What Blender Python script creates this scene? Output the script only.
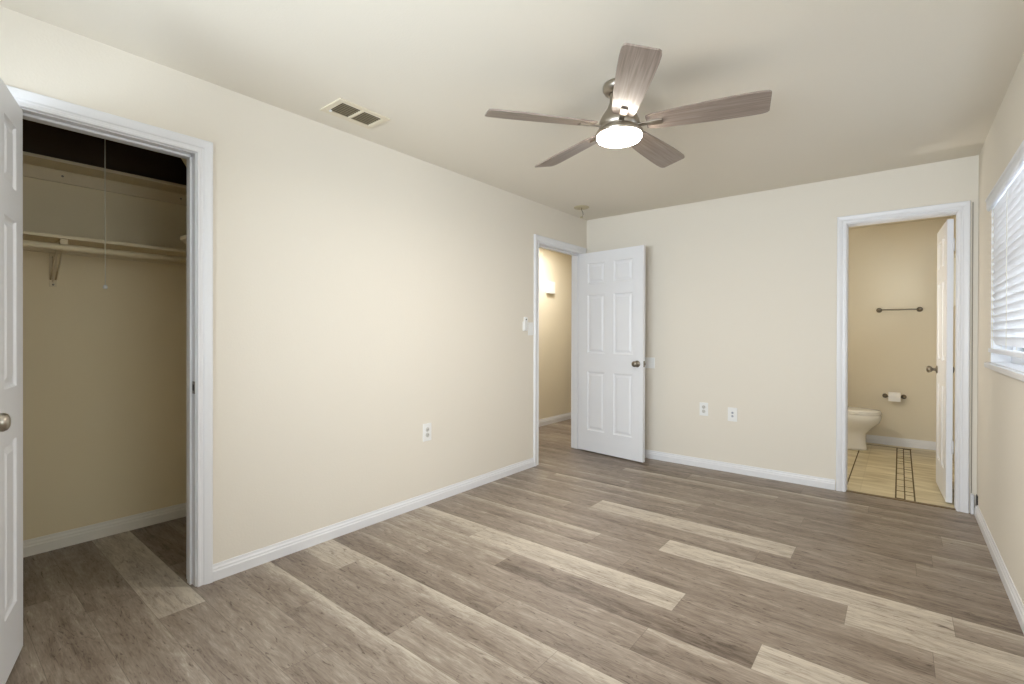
import bpy, bmesh, math, random
from mathutils import Matrix, Vector

# ------------------------------------------------------------------ clear
for o in list(bpy.data.objects):
    bpy.data.objects.remove(o)
SC = bpy.context.scene
COL = SC.collection

# ------------------------------------------------------------------ camera
CAM = (2.627, 0.0, 1.216)
YAW, PITCH, ROLL, FPX, CY = math.radians(38.858), math.radians(-0.2), math.radians(0.15), 481.592, 335.84
F = Vector((-math.sin(YAW), math.cos(YAW), 0)); Rt = Vector((math.cos(YAW), math.sin(YAW), 0)); U = Vector((0, 0, 1))
F2 = F*math.cos(PITCH) + U*math.sin(PITCH); U2 = U*math.cos(PITCH) - F*math.sin(PITCH)
R3 = Rt*math.cos(ROLL) + U2*math.sin(ROLL); U3 = U2*math.cos(ROLL) - Rt*math.sin(ROLL)
cam_data = bpy.data.cameras.new('camera')
cam = bpy.data.objects.new('camera', cam_data); COL.objects.link(cam)
cam.matrix_world = Matrix(((R3.x, U3.x, -F2.x, CAM[0]), (R3.y, U3.y, -F2.y, CAM[1]), (R3.z, U3.z, -F2.z, CAM[2]), (0, 0, 0, 1)))
cam_data.sensor_fit = 'HORIZONTAL'; cam_data.sensor_width = 36.0
cam_data.lens = FPX/1024*36; cam_data.shift_y = -(342-CY)/1024
cam_data.clip_start = 0.02
SC.camera = cam

# ------------------------------------------------------------------ world, light, exposure
world = bpy.data.worlds.new('sky'); SC.world = world; world.use_nodes = True
wb = world.node_tree.nodes['Background']
wb.inputs[0].default_value = (0.80, 0.90, 1.0, 1); wb.inputs[1].default_value = 3.2
SC.view_settings.view_transform = 'Standard'; SC.view_settings.look = 'None'
SC.view_settings.gamma = 1; SC.view_settings.use_curve_mapping = False
SC.view_settings.exposure = 0.03

def light(name, kind, loc, power, color, size=0.1, size_y=None, rot=(0, 0, 0)):
    d = bpy.data.lights.new(name, kind); d.energy = power; d.color = color
    if kind == 'AREA':
        d.size = size
        if size_y: d.shape = 'RECTANGLE'; d.size_y = size_y
    else:
        d.shadow_soft_size = size
    o = bpy.data.objects.new(name, d); COL.objects.link(o); o.location = loc; o.rotation_euler = rot
    return o
# daylight at the side window; near and rear fill through unseen added windows
light('daylight_side', 'AREA', (3.45, 3.0, 1.6), 66, (0.90, 0.93, 1.0), 2.2, 1.4, (0, math.radians(90), 0))
light('fill_daylight_near', 'AREA', (3.45, .75, 1.3), 17, (0.94, 0.95, 1.0), 1.4, 1.3, (0, math.radians(90), 0))
light('fill_daylight_rear', 'AREA', (2.1, -1.9, .85), 370, (0.85, 0.905, 1.0), 3.0, 2.0, (math.radians(90), 0, 0))
light('daylight_bath', 'AREA', (3.45, 6.35, 1.8), 6, (0.93, 0.96, 1.0), 0.7, 0.7, (0, math.radians(90), 0))

# ------------------------------------------------------------------ materials
def lin(c):
    return tuple((x/255/12.92) if x/255 <= .04045 else ((x/255+.055)/1.055)**2.4 for x in c) + (1,)
MATS = {}
def mat(name, rgb=None, rough=.5, metal=0, bump=0, bscale=100, spec=.5, var=0, vscale=3, emit=None, estr=0, bdist=.002):
    m = bpy.data.materials.new(name); m.use_nodes = True; nt = m.node_tree; b = nt.nodes['Principled BSDF']
    b.inputs['Base Color'].default_value = lin(rgb); b.inputs['Roughness'].default_value = rough
    b.inputs['Metallic'].default_value = metal; b.inputs['Specular IOR Level'].default_value = spec
    tc = nt.nodes.new('ShaderNodeTexCoord')
    if var:
        n = nt.nodes.new('ShaderNodeTexNoise'); n.inputs['Scale'].default_value = vscale; n.inputs['Detail'].default_value = 4
        nt.links.new(tc.outputs['Object'], n.inputs['Vector'])
        mx = nt.nodes.new('ShaderNodeMix'); mx.data_type = 'RGBA'
        a = lin(rgb); mx.inputs[6].default_value = tuple(x*(1-var) for x in a[:3])+(1,)
        mx.inputs[7].default_value = tuple(min(1, x*(1+var)) for x in a[:3])+(1,)
        nt.links.new(n.outputs['Fac'], mx.inputs[0]); nt.links.new(mx.outputs[2], b.inputs['Base Color'])
    if bump:
        n = nt.nodes.new('ShaderNodeTexNoise'); n.inputs['Scale'].default_value = bscale; n.inputs['Detail'].default_value = 3
        nt.links.new(tc.outputs['Object'], n.inputs['Vector'])
        bp = nt.nodes.new('ShaderNodeBump'); bp.inputs['Strength'].default_value = bump; bp.inputs['Distance'].default_value = bdist
        nt.links.new(n.outputs['Fac'], bp.inputs['Height']); nt.links.new(bp.outputs[0], b.inputs['Normal'])
    if emit:
        b.inputs['Emission Color'].default_value = lin(emit); b.inputs['Emission Strength'].default_value = estr
    MATS[name] = m
    return m
M_WALL = mat('cream_wall_paint', (229, 222, 209), .75, bump=.2, bscale=110, spec=.25, bdist=.003)
M_CEIL = mat('ceiling_paint', (229, 222, 208), .85, bump=.18, bscale=90, spec=.2, bdist=.003)
M_CLOS = mat('closet_wall_paint', (243, 227, 190), .8, bump=.2, bscale=110, spec=.2, bdist=.003)
M_BATH = mat('bath_wall_paint', (226, 216, 194), .7, bump=.2, bscale=90, spec=.3, bdist=.003)
M_HALL = mat('hall_wall_paint', (230, 221, 200), .75, bump=.3, bscale=90, spec=.25, bdist=.003)
M_TRIM = mat('white_trim_paint', (230, 230, 232), .35, var=.01)
M_DOOR = mat('white_door_paint', (231, 232, 235), .4, var=.01)
M_CDARK = mat('dark_brown_board', (92, 74, 58), .9, bump=.2, bscale=60, spec=.1, var=.1)  # dark brown for the closet wall band above the shelf and the ceiling
M_CBASE = mat('closet_baseboard_paint', (244, 238, 224), .5, var=.03)
M_SHELF = mat('shelf_paint', (230, 213, 176), .55, var=.05, vscale=8)
M_PLAST = mat('white_plastic', (238, 238, 236), .35, var=.01)
M_GREYP = mat('grey_plastic', (150, 148, 142), .45, var=.02)
M_RECEP = mat('receptacle_plastic', (206, 204, 198), .4)
M_CONN = mat('jack_metal', (182, 186, 194), .4, metal=.3)
M_PLATE = mat('tan_plate', (196, 184, 152), .6, var=.05)  # plate tone set a little darker than the ceiling
M_WIRE = mat('dark_wire', (92, 84, 66), .6)
M_DARK = mat('dark_slot', (40, 36, 32), .6, var=.1)
M_NICK = mat('brushed_nickel', (176, 168, 156), .28, metal=1, var=.05, vscale=40)
M_FAN = mat('champagne_nickel', (172, 164, 152), .33, metal=1, var=.04, vscale=30)
M_BRON = mat('aged_nickel', (140, 132, 120), .35, metal=1, var=.05, vscale=30)
M_PORC = mat('porcelain', (240, 238, 232), .12, var=.01)
M_PAPER = mat('tissue_paper', (246, 244, 240), .9, bump=.2, bscale=200)
M_BLIND = mat('white_blind_slat', (244, 245, 248), .5, var=.01)
def _translucent(m, w):
    nt = m.node_tree; b = nt.nodes['Principled BSDF']; out = nt.nodes['Material Output']
    t = nt.nodes.new('ShaderNodeBsdfTranslucent'); t.inputs[0].default_value = (.93, .94, .96, 1)
    mx = nt.nodes.new('ShaderNodeMixShader'); mx.inputs[0].default_value = w
    nt.links.new(b.outputs[0], mx.inputs[1]); nt.links.new(t.outputs[0], mx.inputs[2]); nt.links.new(mx.outputs[0], out.inputs[0])
_translucent(M_BLIND, .22)
M_CORD = mat('white_cord', (232, 226, 205), .7, var=.03)
M_VENT = mat('vent_enamel', (224, 214, 192), .5, var=.02)
M_VENTS = mat('vent_slat_enamel', (150, 138, 110), .5, var=.05)
M_GROUT = mat('dark_grout', (92, 78, 48), .9, var=.2, vscale=30)
M_STRIP = mat('transition_strip', (110, 90, 60), .5, var=.15, vscale=20)
M_LINE = mat('taupe_line', (150, 138, 120), .6, var=.05)
M_LENS = mat('lamp_lens', (255, 252, 245), .4, emit=(255, 246, 232), estr=58)
M_GLOBE = mat('lamp_globe', (255, 250, 240), .4, emit=(255, 246, 230), estr=8)

def glass_mat():
    m = bpy.data.materials.new('window_glass'); m.use_nodes = True; nt = m.node_tree
    nt.nodes.remove(nt.nodes['Principled BSDF']); out = nt.nodes['Material Output']
    t = nt.nodes.new('ShaderNodeBsdfTransparent'); t.inputs[0].default_value = (.95, .97, .97, 1)
    g = nt.nodes.new('ShaderNodeBsdfGlossy'); g.inputs['Roughness'].default_value = .02
    f = nt.nodes.new('ShaderNodeFresnel'); mx = nt.nodes.new('ShaderNodeMixShader')
    nt.links.new(f.outputs[0], mx.inputs[0]); nt.links.new(t.outputs[0], mx.inputs[1]); nt.links.new(g.outputs[0], mx.inputs[2])
    nt.links.new(mx.outputs[0], out.inputs[0]); return m
M_GLASS = glass_mat()

def math_node(nt, op, a, b=None, clamp=False):
    n = nt.nodes.new('ShaderNodeMath'); n.operation = op; n.use_clamp = clamp
    for i, v in enumerate((a, b)):
        if v is None: continue
        if isinstance(v, (int, float)): n.inputs[i].default_value = v
        else: nt.links.new(v, n.inputs[i])
    return n.outputs[0]

def plank_mat():
    """vinyl planks: tone and seed per plank from attributes, streaky grain running along X"""
    m = bpy.data.materials.new('vinyl_plank_floor'); m.use_nodes = True; nt = m.node_tree; b = nt.nodes['Principled BSDF']
    at = nt.nodes.new('ShaderNodeAttribute'); at.attribute_name = 'plank'
    sep = nt.nodes.new('ShaderNodeSeparateColor'); nt.links.new(at.outputs['Color'], sep.inputs[0])
    tone, grad, seed = sep.outputs[0], sep.outputs[1], sep.outputs[2]
    uv = nt.nodes.new('ShaderNodeUVMap'); uv.uv_map = 'UVMap'
    su = nt.nodes.new('ShaderNodeSeparateXYZ'); nt.links.new(uv.outputs[0], su.inputs[0])
    tc = nt.nodes.new('ShaderNodeTexCoord'); sp = nt.nodes.new('ShaderNodeSeparateXYZ'); nt.links.new(tc.outputs['Object'], sp.inputs[0])
    def streak(sx, sy, detail, dist, off):
        cx = nt.nodes.new('ShaderNodeCombineXYZ')
        nt.links.new(math_node(nt, 'MULTIPLY', sp.outputs[0], sx), cx.inputs[0])
        nt.links.new(math_node(nt, 'MULTIPLY', sp.outputs[1], sy), cx.inputs[1])
        nt.links.new(math_node(nt, 'ADD', math_node(nt, 'MULTIPLY', seed, 37.0), off*3.1), cx.inputs[2])
        n = nt.nodes.new('ShaderNodeTexNoise'); n.inputs['Scale'].default_value = 1
        n.inputs['Detail'].default_value = detail; n.inputs['Distortion'].default_value = dist; n.inputs['Roughness'].default_value = .62
        nt.links.new(cx.outputs[0], n.inputs['Vector']); return n.outputs['Fac']
    broad = streak(1.2, 14, 3, .5, 0)
    fine = streak(14, 150, 6, .8, 3)
    blotch = streak(5, 22, 4, 1.2, 7)
    knots = streak(8, 34, 6, 2.6, 11)
    t = math_node(nt, 'ADD', tone, math_node(nt, 'MULTIPLY', math_node(nt, 'SUBTRACT', broad, .5), .60))
    v3 = math_node(nt, 'POWER', su.outputs[1], 2.2)
    t = math_node(nt, 'ADD', t, math_node(nt, 'MULTIPLY', math_node(nt, 'SUBTRACT', v3, .28), math_node(nt, 'MULTIPLY', grad, .55)))
    t = math_node(nt, 'ADD', t, math_node(nt, 'MULTIPLY', math_node(nt, 'SUBTRACT', fine, .5), .85))
    t = math_node(nt, 'ADD', t, math_node(nt, 'MULTIPLY', math_node(nt, 'SUBTRACT', blotch, .5), .80))
    k = math_node(nt, 'MULTIPLY', math_node(nt, 'SUBTRACT', knots, .585, True), 4.0, True)
    t = math_node(nt, 'SUBTRACT', t, k, True)
    r = nt.nodes.new('ShaderNodeValToRGB'); nt.links.new(t, r.inputs[0])
    cs = [(0, (84, 70, 58)), (.3, (128, 114, 101)), (.55, (150, 137, 123)), (.8, (180, 169, 154)), (1, (198, 188, 172))]
    el = r.color_ramp.elements
    while len(el) < len(cs): el.new(.5)
    for e, (p, c) in zip(el, cs): e.position = p; e.color = lin(c)
    # seams
    def edge(s, w):
        a = math_node(nt, 'MINIMUM', s, math_node(nt, 'SUBTRACT', 1, s)); return math_node(nt, 'LESS_THAN', a, w)
    e = math_node(nt, 'MAXIMUM', edge(su.outputs[0], .0009), edge(su.outputs[1], .006))
    mx = nt.nodes.new('ShaderNodeMix'); mx.data_type = 'RGBA'; nt.links.new(math_node(nt, 'MULTIPLY', e, .45), mx.inputs[0])
    nt.links.new(r.outputs[0], mx.inputs[6]); mx.inputs[7].default_value = lin((70, 58, 48))
    nt.links.new(mx.outputs[2], b.inputs['Base Color'])
    b.inputs['Roughness'].default_value = .42; b.inputs['Specular IOR Level'].default_value = .45
    bp = nt.nodes.new('ShaderNodeBump'); bp.inputs['Strength'].default_value = .25; bp.inputs['Distance'].default_value = .001
    nt.links.new(fine, bp.inputs['Height']); nt.links.new(bp.outputs[0], b.inputs['Normal'])
    return m
M_PLANK = plank_mat()

def blade_mat():
    m = bpy.data.materials.new('weathered_oak_blade'); m.use_nodes = True; nt = m.node_tree; b = nt.nodes['Principled BSDF']
    uv = nt.nodes.new('ShaderNodeUVMap'); uv.uv_map = 'UVMap'
    mp = nt.nodes.new('ShaderNodeMapping'); mp.inputs['Scale'].default_value = (4, 110, 1); nt.links.new(uv.outputs[0], mp.inputs[0])
    n = nt.nodes.new('ShaderNodeTexNoise'); n.inputs['Scale'].default_value = 1; n.inputs['Detail'].default_value = 5; n.inputs['Distortion'].default_value = .8
    nt.links.new(mp.outputs[0], n.inputs['Vector'])
    r = nt.nodes.new('ShaderNodeValToRGB'); nt.links.new(n.outputs['Fac'], r.inputs[0])
    el = r.color_ramp.elements; el[0].position = .3; el[0].color = lin((120, 105, 95)); el[1].position = .72; el[1].color = lin((158, 144, 133))
    nt.links.new(r.outputs[0], b.inputs['Base Color']); b.inputs['Roughness'].default_value = .3
    return m
M_BLADE = blade_mat()

def tile_mat():
    m = bpy.data.materials.new('travertine_tile'); m.use_nodes = True; nt = m.node_tree; b = nt.nodes['Principled BSDF']
    tc = nt.nodes.new('ShaderNodeTexCoord')
    mp = nt.nodes.new('ShaderNodeMapping'); mp.inputs['Scale'].default_value = (2.5, 11, 1); nt.links.new(tc.outputs['Object'], mp.inputs[0])
    n = nt.nodes.new('ShaderNodeTexNoise'); n.inputs['Scale'].default_value = 1; n.inputs['Detail'].default_value = 5; n.inputs['Distortion'].default_value = .7
    nt.links.new(mp.outputs[0], n.inputs['Vector'])
    r = nt.nodes.new('ShaderNodeValToRGB'); nt.links.new(n.outputs['Fac'], r.inputs[0])
    el = r.color_ramp.elements; el[0].position = .32; el[0].color = lin((180, 164, 122)); el[1].position = .66; el[1].color = lin((226, 215, 184))
    br = nt.nodes.new('ShaderNodeTexBrick'); br.inputs['Scale'].default_value = 1; br.inputs['Brick Width'].default_value = .33
    br.inputs['Row Height'].default_value = .33; br.inputs['Mortar Size'].default_value = .003; br.offset = 0
    br.inputs['Mortar'].default_value = (.8, .78, .72, 1); br.inputs['Color1'].default_value = (1, 1, 1, 1); br.inputs['Color2'].default_value = (.86, .84, .8, 1)
    nt.links.new(tc.outputs['Object'], br.inputs['Vector'])
    mx = nt.nodes.new('ShaderNodeMix'); mx.data_type = 'RGBA'; mx.blend_type = 'MULTIPLY'; mx.inputs[0].default_value = 1
    nt.links.new(r.outputs[0], mx.inputs[6]); nt.links.new(br.outputs['Color'], mx.inputs[7]); nt.links.new(mx.outputs[2], b.inputs['Base Color'])
    b.inputs['Roughness'].default_value = .3
    return m
M_TILE = tile_mat()

# ------------------------------------------------------------------ mesh helpers
class MB:
    """collects shapes for ONE mesh object"""
    def __init__(s): s.bm = bmesh.new()
    def box(s, a, b, rot=None, piv=None):
        x0, y0, z0 = a; x1, y1, z1 = b
        vs = [Vector(p) for p in ((x0, y0, z0), (x1, y0, z0), (x1, y1, z0), (x0, y1, z0), (x0, y0, z1), (x1, y0, z1), (x1, y1, z1), (x0, y1, z1))]
        if rot is not None:
            pv = Vector(piv if piv else ((x0+x1)/2, (y0+y1)/2, (z0+z1)/2)); vs = [rot @ (v-pv) + pv for v in vs]
        v = [s.bm.verts.new(p) for p in vs]
        for f in ((0, 3, 2, 1), (4, 5, 6, 7), (0, 1, 5, 4), (1, 2, 6, 5), (2, 3, 7, 6), (3, 0, 4, 7)): s.bm.faces.new([v[i] for i in f])
        return s
    def face(s, pts):
        return s.bm.faces.new([s.bm.verts.new(p) for p in pts])
    def lathe(s, prof, axis=(0, 0, 1), origin=(0, 0, 0), n=32, sx=1, sy=1, smooth=True):
        ax = Vector(axis).normalized(); t = Vector((1, 0, 0)) if abs(ax.x) < .9 else Vector((0, 1, 0))
        e1 = ax.cross(t).normalized(); e2 = ax.cross(e1); o = Vector(origin); rings = []
        for r, h in prof:
            if r < 1e-6: rings.append([s.bm.verts.new(o+ax*h)])
            else: rings.append([s.bm.verts.new(o+ax*h+(e1*math.cos(2*math.pi*i/n)*sx+e2*math.sin(2*math.pi*i/n)*sy)*r) for i in range(n)])
        for a, b in zip(rings, rings[1:]):
            for i in range(n):
                j = (i+1) % n
                if len(a) == 1 and len(b) == 1: continue
                if len(a) == 1: f = s.bm.faces.new((a[0], b[j], b[i]))
                elif len(b) == 1: f = s.bm.faces.new((a[i], a[j], b[0]))
                else: f = s.bm.faces.new((a[i], a[j], b[j], b[i]))
                f.smooth = smooth
        return s
    def tube(s, pts, r, n=10):
        pts = [Vector(p) for p in pts]; rings = []
        for i, p in enumerate(pts):
            d = (pts[min(i+1, len(pts)-1)]-pts[max(i-1, 0)]).normalized()
            t = Vector((0, 0, 1)) if abs(d.z) < .9 else Vector((1, 0, 0))
            a = d.cross(t).normalized(); b = d.cross(a)
            rr = r[i] if isinstance(r, (list, tuple)) else r
            rings.append([s.bm.verts.new(p+(a*math.cos(2*math.pi*k/n)+b*math.sin(2*math.pi*k/n))*rr) for k in range(n)])
        for a, b in zip(rings, rings[1:]):
            for i in range(n):
                f = s.bm.faces.new((a[i], a[(i+1) % n], b[(i+1) % n], b[i])); f.smooth = True
        s.bm.faces.new(rings[0][::-1]); s.bm.faces.new(rings[-1]); return s
    def sweep(s, profile, frames, caps=True):
        """profile: list of 2D points; frames: list of (origin, e_u, e_d)"""
        rings = [[s.bm.verts.new(Vector(o)+Vector(eu)*u+Vector(ed)*d) for u, d in profile] for o, eu, ed in frames]
        n = len(profile)
        for a, b in zip(rings, rings[1:]):
            for i in range(n): s.bm.faces.new((a[i], a[(i+1) % n], b[(i+1) % n], b[i]))
        if caps: s.bm.faces.new(rings[0][::-1]); s.bm.faces.new(rings[-1])
        return s
    def prism(s, pts, z0, z1):
        lo = [s.bm.verts.new((x, y, z0)) for x, y in pts]; hi = [s.bm.verts.new((x, y, z1)) for x, y in pts]; n = len(pts)
        s.bm.faces.new(lo[::-1]); s.bm.faces.new(hi)
        for i in range(n): s.bm.faces.new((lo[i], lo[(i+1) % n], hi[(i+1) % n], hi[i]))
        return s
    def build(s, name, m, parent=None, bevel=0, seg=2, smooth=False, merge=False):
        bm = s.bm
        if merge: bmesh.ops.remove_doubles(bm, verts=bm.verts, dist=1e-5)
        bmesh.ops.recalc_face_normals(bm, faces=bm.faces)
        lo = Vector((min(v.co[i] for v in bm.verts) for i in range(3))); hi = Vector((max(v.co[i] for v in bm.verts) for i in range(3)))
        c = (lo+hi)/2
        if parent is None: c = Vector((c.x, c.y, lo.z))
        uvl = bm.loops.layers.uv.active
        bmesh.ops.translate(bm, verts=bm.verts, vec=-c)
        me = bpy.data.meshes.new(name); bm.to_mesh(me); bm.free()
        if smooth:
            for p in me.polygons: p.use_smooth = True
        if m: me.materials.append(m)
        o = bpy.data.objects.new(name, me); COL.objects.link(o)
        o.location = c
        if parent is not None:
            o.parent = parent; o.matrix_parent_inverse = Matrix.Translation(-world_loc(parent)); 
        if bevel:
            b = o.modifiers.new('bevel', 'BEVEL'); b.width = bevel; b.segments = seg; b.limit_method = 'ANGLE'; b.angle_limit = math.radians(40)
        return o
def world_loc(o):
    # all roots are unrotated; a child's own location plus its parent inverse already is its world place
    l = Vector(o.location)
    return l
def tag(o, label, cat, group=None, kind=None):
    if label: o['label'] = label
    if cat: o['category'] = cat
    if group: o['group'] = group
    if kind: o['kind'] = kind
    return o
def thing(name, label, cat, loc, group=None, kind=None):
    o = bpy.data.objects.new(name, None); COL.objects.link(o); o.location = loc; o.empty_display_size = .1
    return tag(o, label, cat, group, kind)
def struct(mb, name, m, label=None, cat=None, **k):
    o = mb.build(name, m, None, **k); o['kind'] = 'structure'
    if label: o['label'] = label
    if cat: o['category'] = cat
    return o
def rotz(a): return Matrix.Rotation(a, 3, 'Z')

# ------------------------------------------------------------------ dimensions
W, L, H = 3.038, 4.535, 2.44       # bedroom: x 0..W, back wall at y=L, ceiling H
REAR = -1.05
T = .12
CLX, CLY0, CLY1 = -1.075, -.35, 1.165   # closet back wall and side walls
HX = -1.07                         # hall far wall
BX0, BY1 = 1.74, 6.76              # bath left wall and far wall
C_A, C_B, C_H = .228, .844, 2.075  # closet opening
E_A, E_B, E_H = 3.652, 4.425, 2.060  # entry opening
B_A, B_B, B_H = 2.306, 2.934, 2.072  # bath opening

# ------------------------------------------------------------------ floor
def plank_floor():
    bm = bmesh.new(); uvl = bm.loops.layers.uv.new('UVMap'); cl = bm.loops.layers.float_color.new('plank')
    rnd = random.Random(11); P, LEN = .18, 1.237
    seams = {0: .177, 1: .9, 2: .55, 3: 1.022, 4: .37, 5: 1.233, 6: .582, 7: .972, 8: 1.85, 9: 2.73, 10: 1.212, 11: 1.57, 12: 2.02,
             13: .932, 14: 2.697, 15: 1.53, 16: .9, 17: .35, 18: 1.923, 19: 2.461, 20: .8}
    # (row, x just inside the plank) -> tone, gradient
    tones = {(0, 0): (.80, .25), (0, .5): (.42, .2), (1, .5): (.43, .15), (1, 1.5): (.43, .15), (1, -.5): (.3, .1), (2, .1): (.46, .8), (2, 1): (.46, .8), (2, 2): (.46, .8), (3, .5): (.34, .35), (3, 1.5): (.50, .3),
             (4, .2): (.76, .15), (4, 1): (.52, .8), (4, 2): (.52, .8), (5, .5): (.36, .6), (5, 1.6): (.42, .4), (6, .3): (.5, .5), (6, 1.2): (.42, .3),
             (7, .5): (.56, .3), (7, 1.3): (.26, .5), (7, 2.5): (.80, .15), (8, .2): (.66, .7), (8, 1.2): (.80, .4), (8, 2.3): (.36, .2),
             (9, .1): (.4, .5), (9, 1): (.46, .5), (9, 2): (.38, .4), (9, 2.9): (.52, .3),
             (10, .5): (.5, .8), (10, 1.6): (.42, .2), (10, 2.6): (.80, .15), (11, .1): (.42, .3), (11, 1): (.42, .2), (11, 2): (.82, .25), (11, 2.9): (.52, .8),
             (12, .2): (.46, .8), (12, 1.2): (.40, .3), (12, 2.5): (.32, .4), (13, .5): (.42, .3), (13, 1.6): (.80, .3), (13, 2.6): (.38, .3),
             (14, .5): (.42, .5), (14, 2): (.40, .3), (14, 2.9): (.42, .3), (15, .8): (.52, .8), (15, 2.2): (.34, .4), (15, 2.9): (.42, .8),
             (16, .5): (.42, .9), (16, 1.5): (.42, .3), (16, 2.5): (.38, .3), (17, .8): (.42, .3), (17, 2): (.38, .2), (18, 1): (.52, .9), (18, 2.5): (.40, .5),
             (19, .5): (.32, .2), (19, 1.8): (.46, .8), (19, 2.8): (.40, .5), (20, .5): (.32, .2), (20, 2.0): (.36, .4)}
    def zone(x, y):   # only where a room stands
        return True
    def emit(x0, x1, y0, y1, sx, row, px0, tone, grad, seed):
        v = [bm.verts.new((a, b, 0)) for a, b in ((x0, y0), (x1, y0), (x1, y1), (x0, y1))]
        f = bm.faces.new(v); ry = .65+P*row
        for lp in f.loops:
            lp[uvl].uv = ((lp.vert.co.x-px0)/LEN, (lp.vert.co.y-ry)/P); lp[cl] = (tone, grad, seed, 1)
    # rectangles of floor: bedroom, closet, hall
    rects = [(0, W, REAR, L), (CLX-.01, 0, CLY0, CLY1), (HX-.01, 0, 3.0, 8.2), (B_A, B_B, L, L+.012)]
    for row in range(-11, 44):
        y0, y1 = .65+P*row, .65+P*(row+1)
        s = seams.get(row, rnd.uniform(0, LEN)); k0 = s - LEN*math.ceil((s+1.3)/LEN)
        x = k0
        while x < W:
            key = [k for k in tones if k[0] == row and x < k[1] < x+LEN]
            tone, grad = tones[key[0]] if key else ((rnd.choice((.38, .42, .46)), rnd.uniform(.05, .3)) if row < 1 else (rnd.choice((.34, .40, .44, .5, .58)), rnd.uniform(.1, .7)))
            seed = rnd.random()
            for rx0, rx1, ry0, ry1 in rects:
                a, b, c, d = max(x, rx0), min(x+LEN, rx1), max(y0, ry0), min(y1, ry1)
                if b > a and d > c: emit(a, b, c, d, s, row, x, tone, grad, seed)
            x += LEN
    me = bpy.data.meshes.new('floor'); bm.to_mesh(me); bm.free(); me.materials.append(M_PLANK)
    o = bpy.data.objects.new('floor', me); COL.objects.link(o)
    tag(o, 'greige wood-look vinyl plank floor of the bedroom, closet and hall', 'floor', kind='structure')
plank_floor()
m = MB(); m.box((CLX-.1, REAR-.1, -.15), (W+.1, L+.1, -.004)); m.box((HX-.1, L, -.15), (-.01, 8.3, -.004))
struct(m, 'floor_slab', M_GREYP, 'slab under the plank floor', 'floor')

# bathroom floor: tile field, dark border lines and a two column mosaic strip
m = MB(); m.box((BX0, L+.012, -.15), (W, BY1, .004)); struct(m, 'floor_bath', M_TILE, 'beige travertine tile floor of the bathroom', 'floor')
m = MB()
m.box((2.602, L+.03, .004), (2.722, BY1-.12, .0050)); m.box((2.292, L+.03, .004), (2.301, BY1-.125, .0052)); m.box((BX0+.4, BY1-.135, .004), (2.73, BY1-.12, .0052))
mg = struct(m, 'trim_1', M_GROUT, 'dark mosaic border lines set in the bathroom tile floor', 'border')
m = MB(); rnd = random.Random(5)
for x0, x1 in ((2.612, 2.656), (2.664, 2.712)):
    y = L+.035+rnd.uniform(0, .04)
    while y < BY1-.2:
        d = rnd.choice((.08, .13, .20)); m.box((x0, y, .005), (x1, y+d, .0058)); y += d+.020
tl = m.build('mosaic_tiles', M_TILE, mg)
m = MB(); m.box((B_A, L+.002, 0), (B_B, L+.035, .0065)); struct(m, 'trim_2', M_STRIP, 'brown transition strip in the bathroom doorway', 'threshold', bevel=.002)

# ------------------------------------------------------------------ walls & ceiling
def wall(name, m, boxes, label):
    b = MB()
    for x in boxes: b.box(*x)
    return struct(b, name, m, label, 'wall')
g = .018
wall('wall_left', M_WALL, [((-T/2, REAR, 0), (0, C_A-g, H)), ((-T/2, C_A-g, C_H+g), (0, C_B+g, H)), ((-T/2, C_B+g, 0), (0, E_A-g, H)),
     ((-T/2, E_A-g, E_H+g), (0, E_B+g, H)), ((-T/2, E_B+g, 0), (0, L, H))], 'cream textured left wall with closet and entry openings')
wall('wall_back', M_WALL, [((-.0, L, 0), (B_A-g, L+T/2, H)), ((B_A-g, L, B_H+g), (B_B+g, L+T/2, H)), ((B_B+g, L, 0), (W, L+T/2, H))],
     'cream textured back wall with the bathroom opening')
NY0, NY1 = .15, 1.35     # unseen side window beside the camera, added to light the closet
WY0, WY1, WZ0, WZ1 = 2.10, 3.93, 1.055, 2.0     # side window
wall('wall_right', M_WALL, [((W, REAR, 0), (W+.15, NY0, H)), ((W, NY1, 0), (W+.15, WY0, H)), ((W, NY0, 0), (W+.15, NY1, WZ0)), ((W, NY0, WZ1), (W+.15, NY1, H)), ((W, WY1, 0), (W+.15, L+T/2, H)), ((W, WY0, 0), (W+.15, WY1, WZ0)), ((W, WY0, WZ1), (W+.15, WY1, H))],
     'cream textured right wall with the window')
RX0, RX1, RZ0, RZ1 = .15, 2.85, .85, 2.15        # unseen rear window, inferred at the left, widened to add daylight
wall('wall_rear', M_WALL, [((-T, REAR-.12, 0), (RX0, REAR, H)), ((RX1, REAR-.12, 0), (W+.15, REAR, H)), ((RX0, REAR-.12, 0), (RX1, REAR, RZ0)), ((RX0, REAR-.12, RZ1), (RX1, REAR, H))],
     'cream wall behind the camera')
# closet shell
CLH = 2.133
def closet_boxes(z0, z1):
    o = [((CLX-.1, CLY0-.1, z0), (CLX, CLY1+.1, z1)), ((CLX, CLY0-.1, z0), (-T/2, CLY0, z1)), ((CLX, CLY1, z0), (-T/2, CLY1+.1, z1))]
    if z0 == 0: o += [((-T, CLY0, 0), (-T/2, C_A-g, z1)), ((-T, C_B+g, 0), (-T/2, CLY1, z1)), ((-T, C_A-g, C_H+g), (-T/2, C_B+g, z1))]
    else: o += [((-T, CLY0, z0), (-T/2, CLY1, z1))]
    return o
wall('wall_closet', M_CLOS, closet_boxes(0, CLH), 'beige inner walls of the closet')
wall('wall_closet_upper', M_CDARK, closet_boxes(CLH, H), 'dark brown band of closet wall above the upper shelf')
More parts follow.
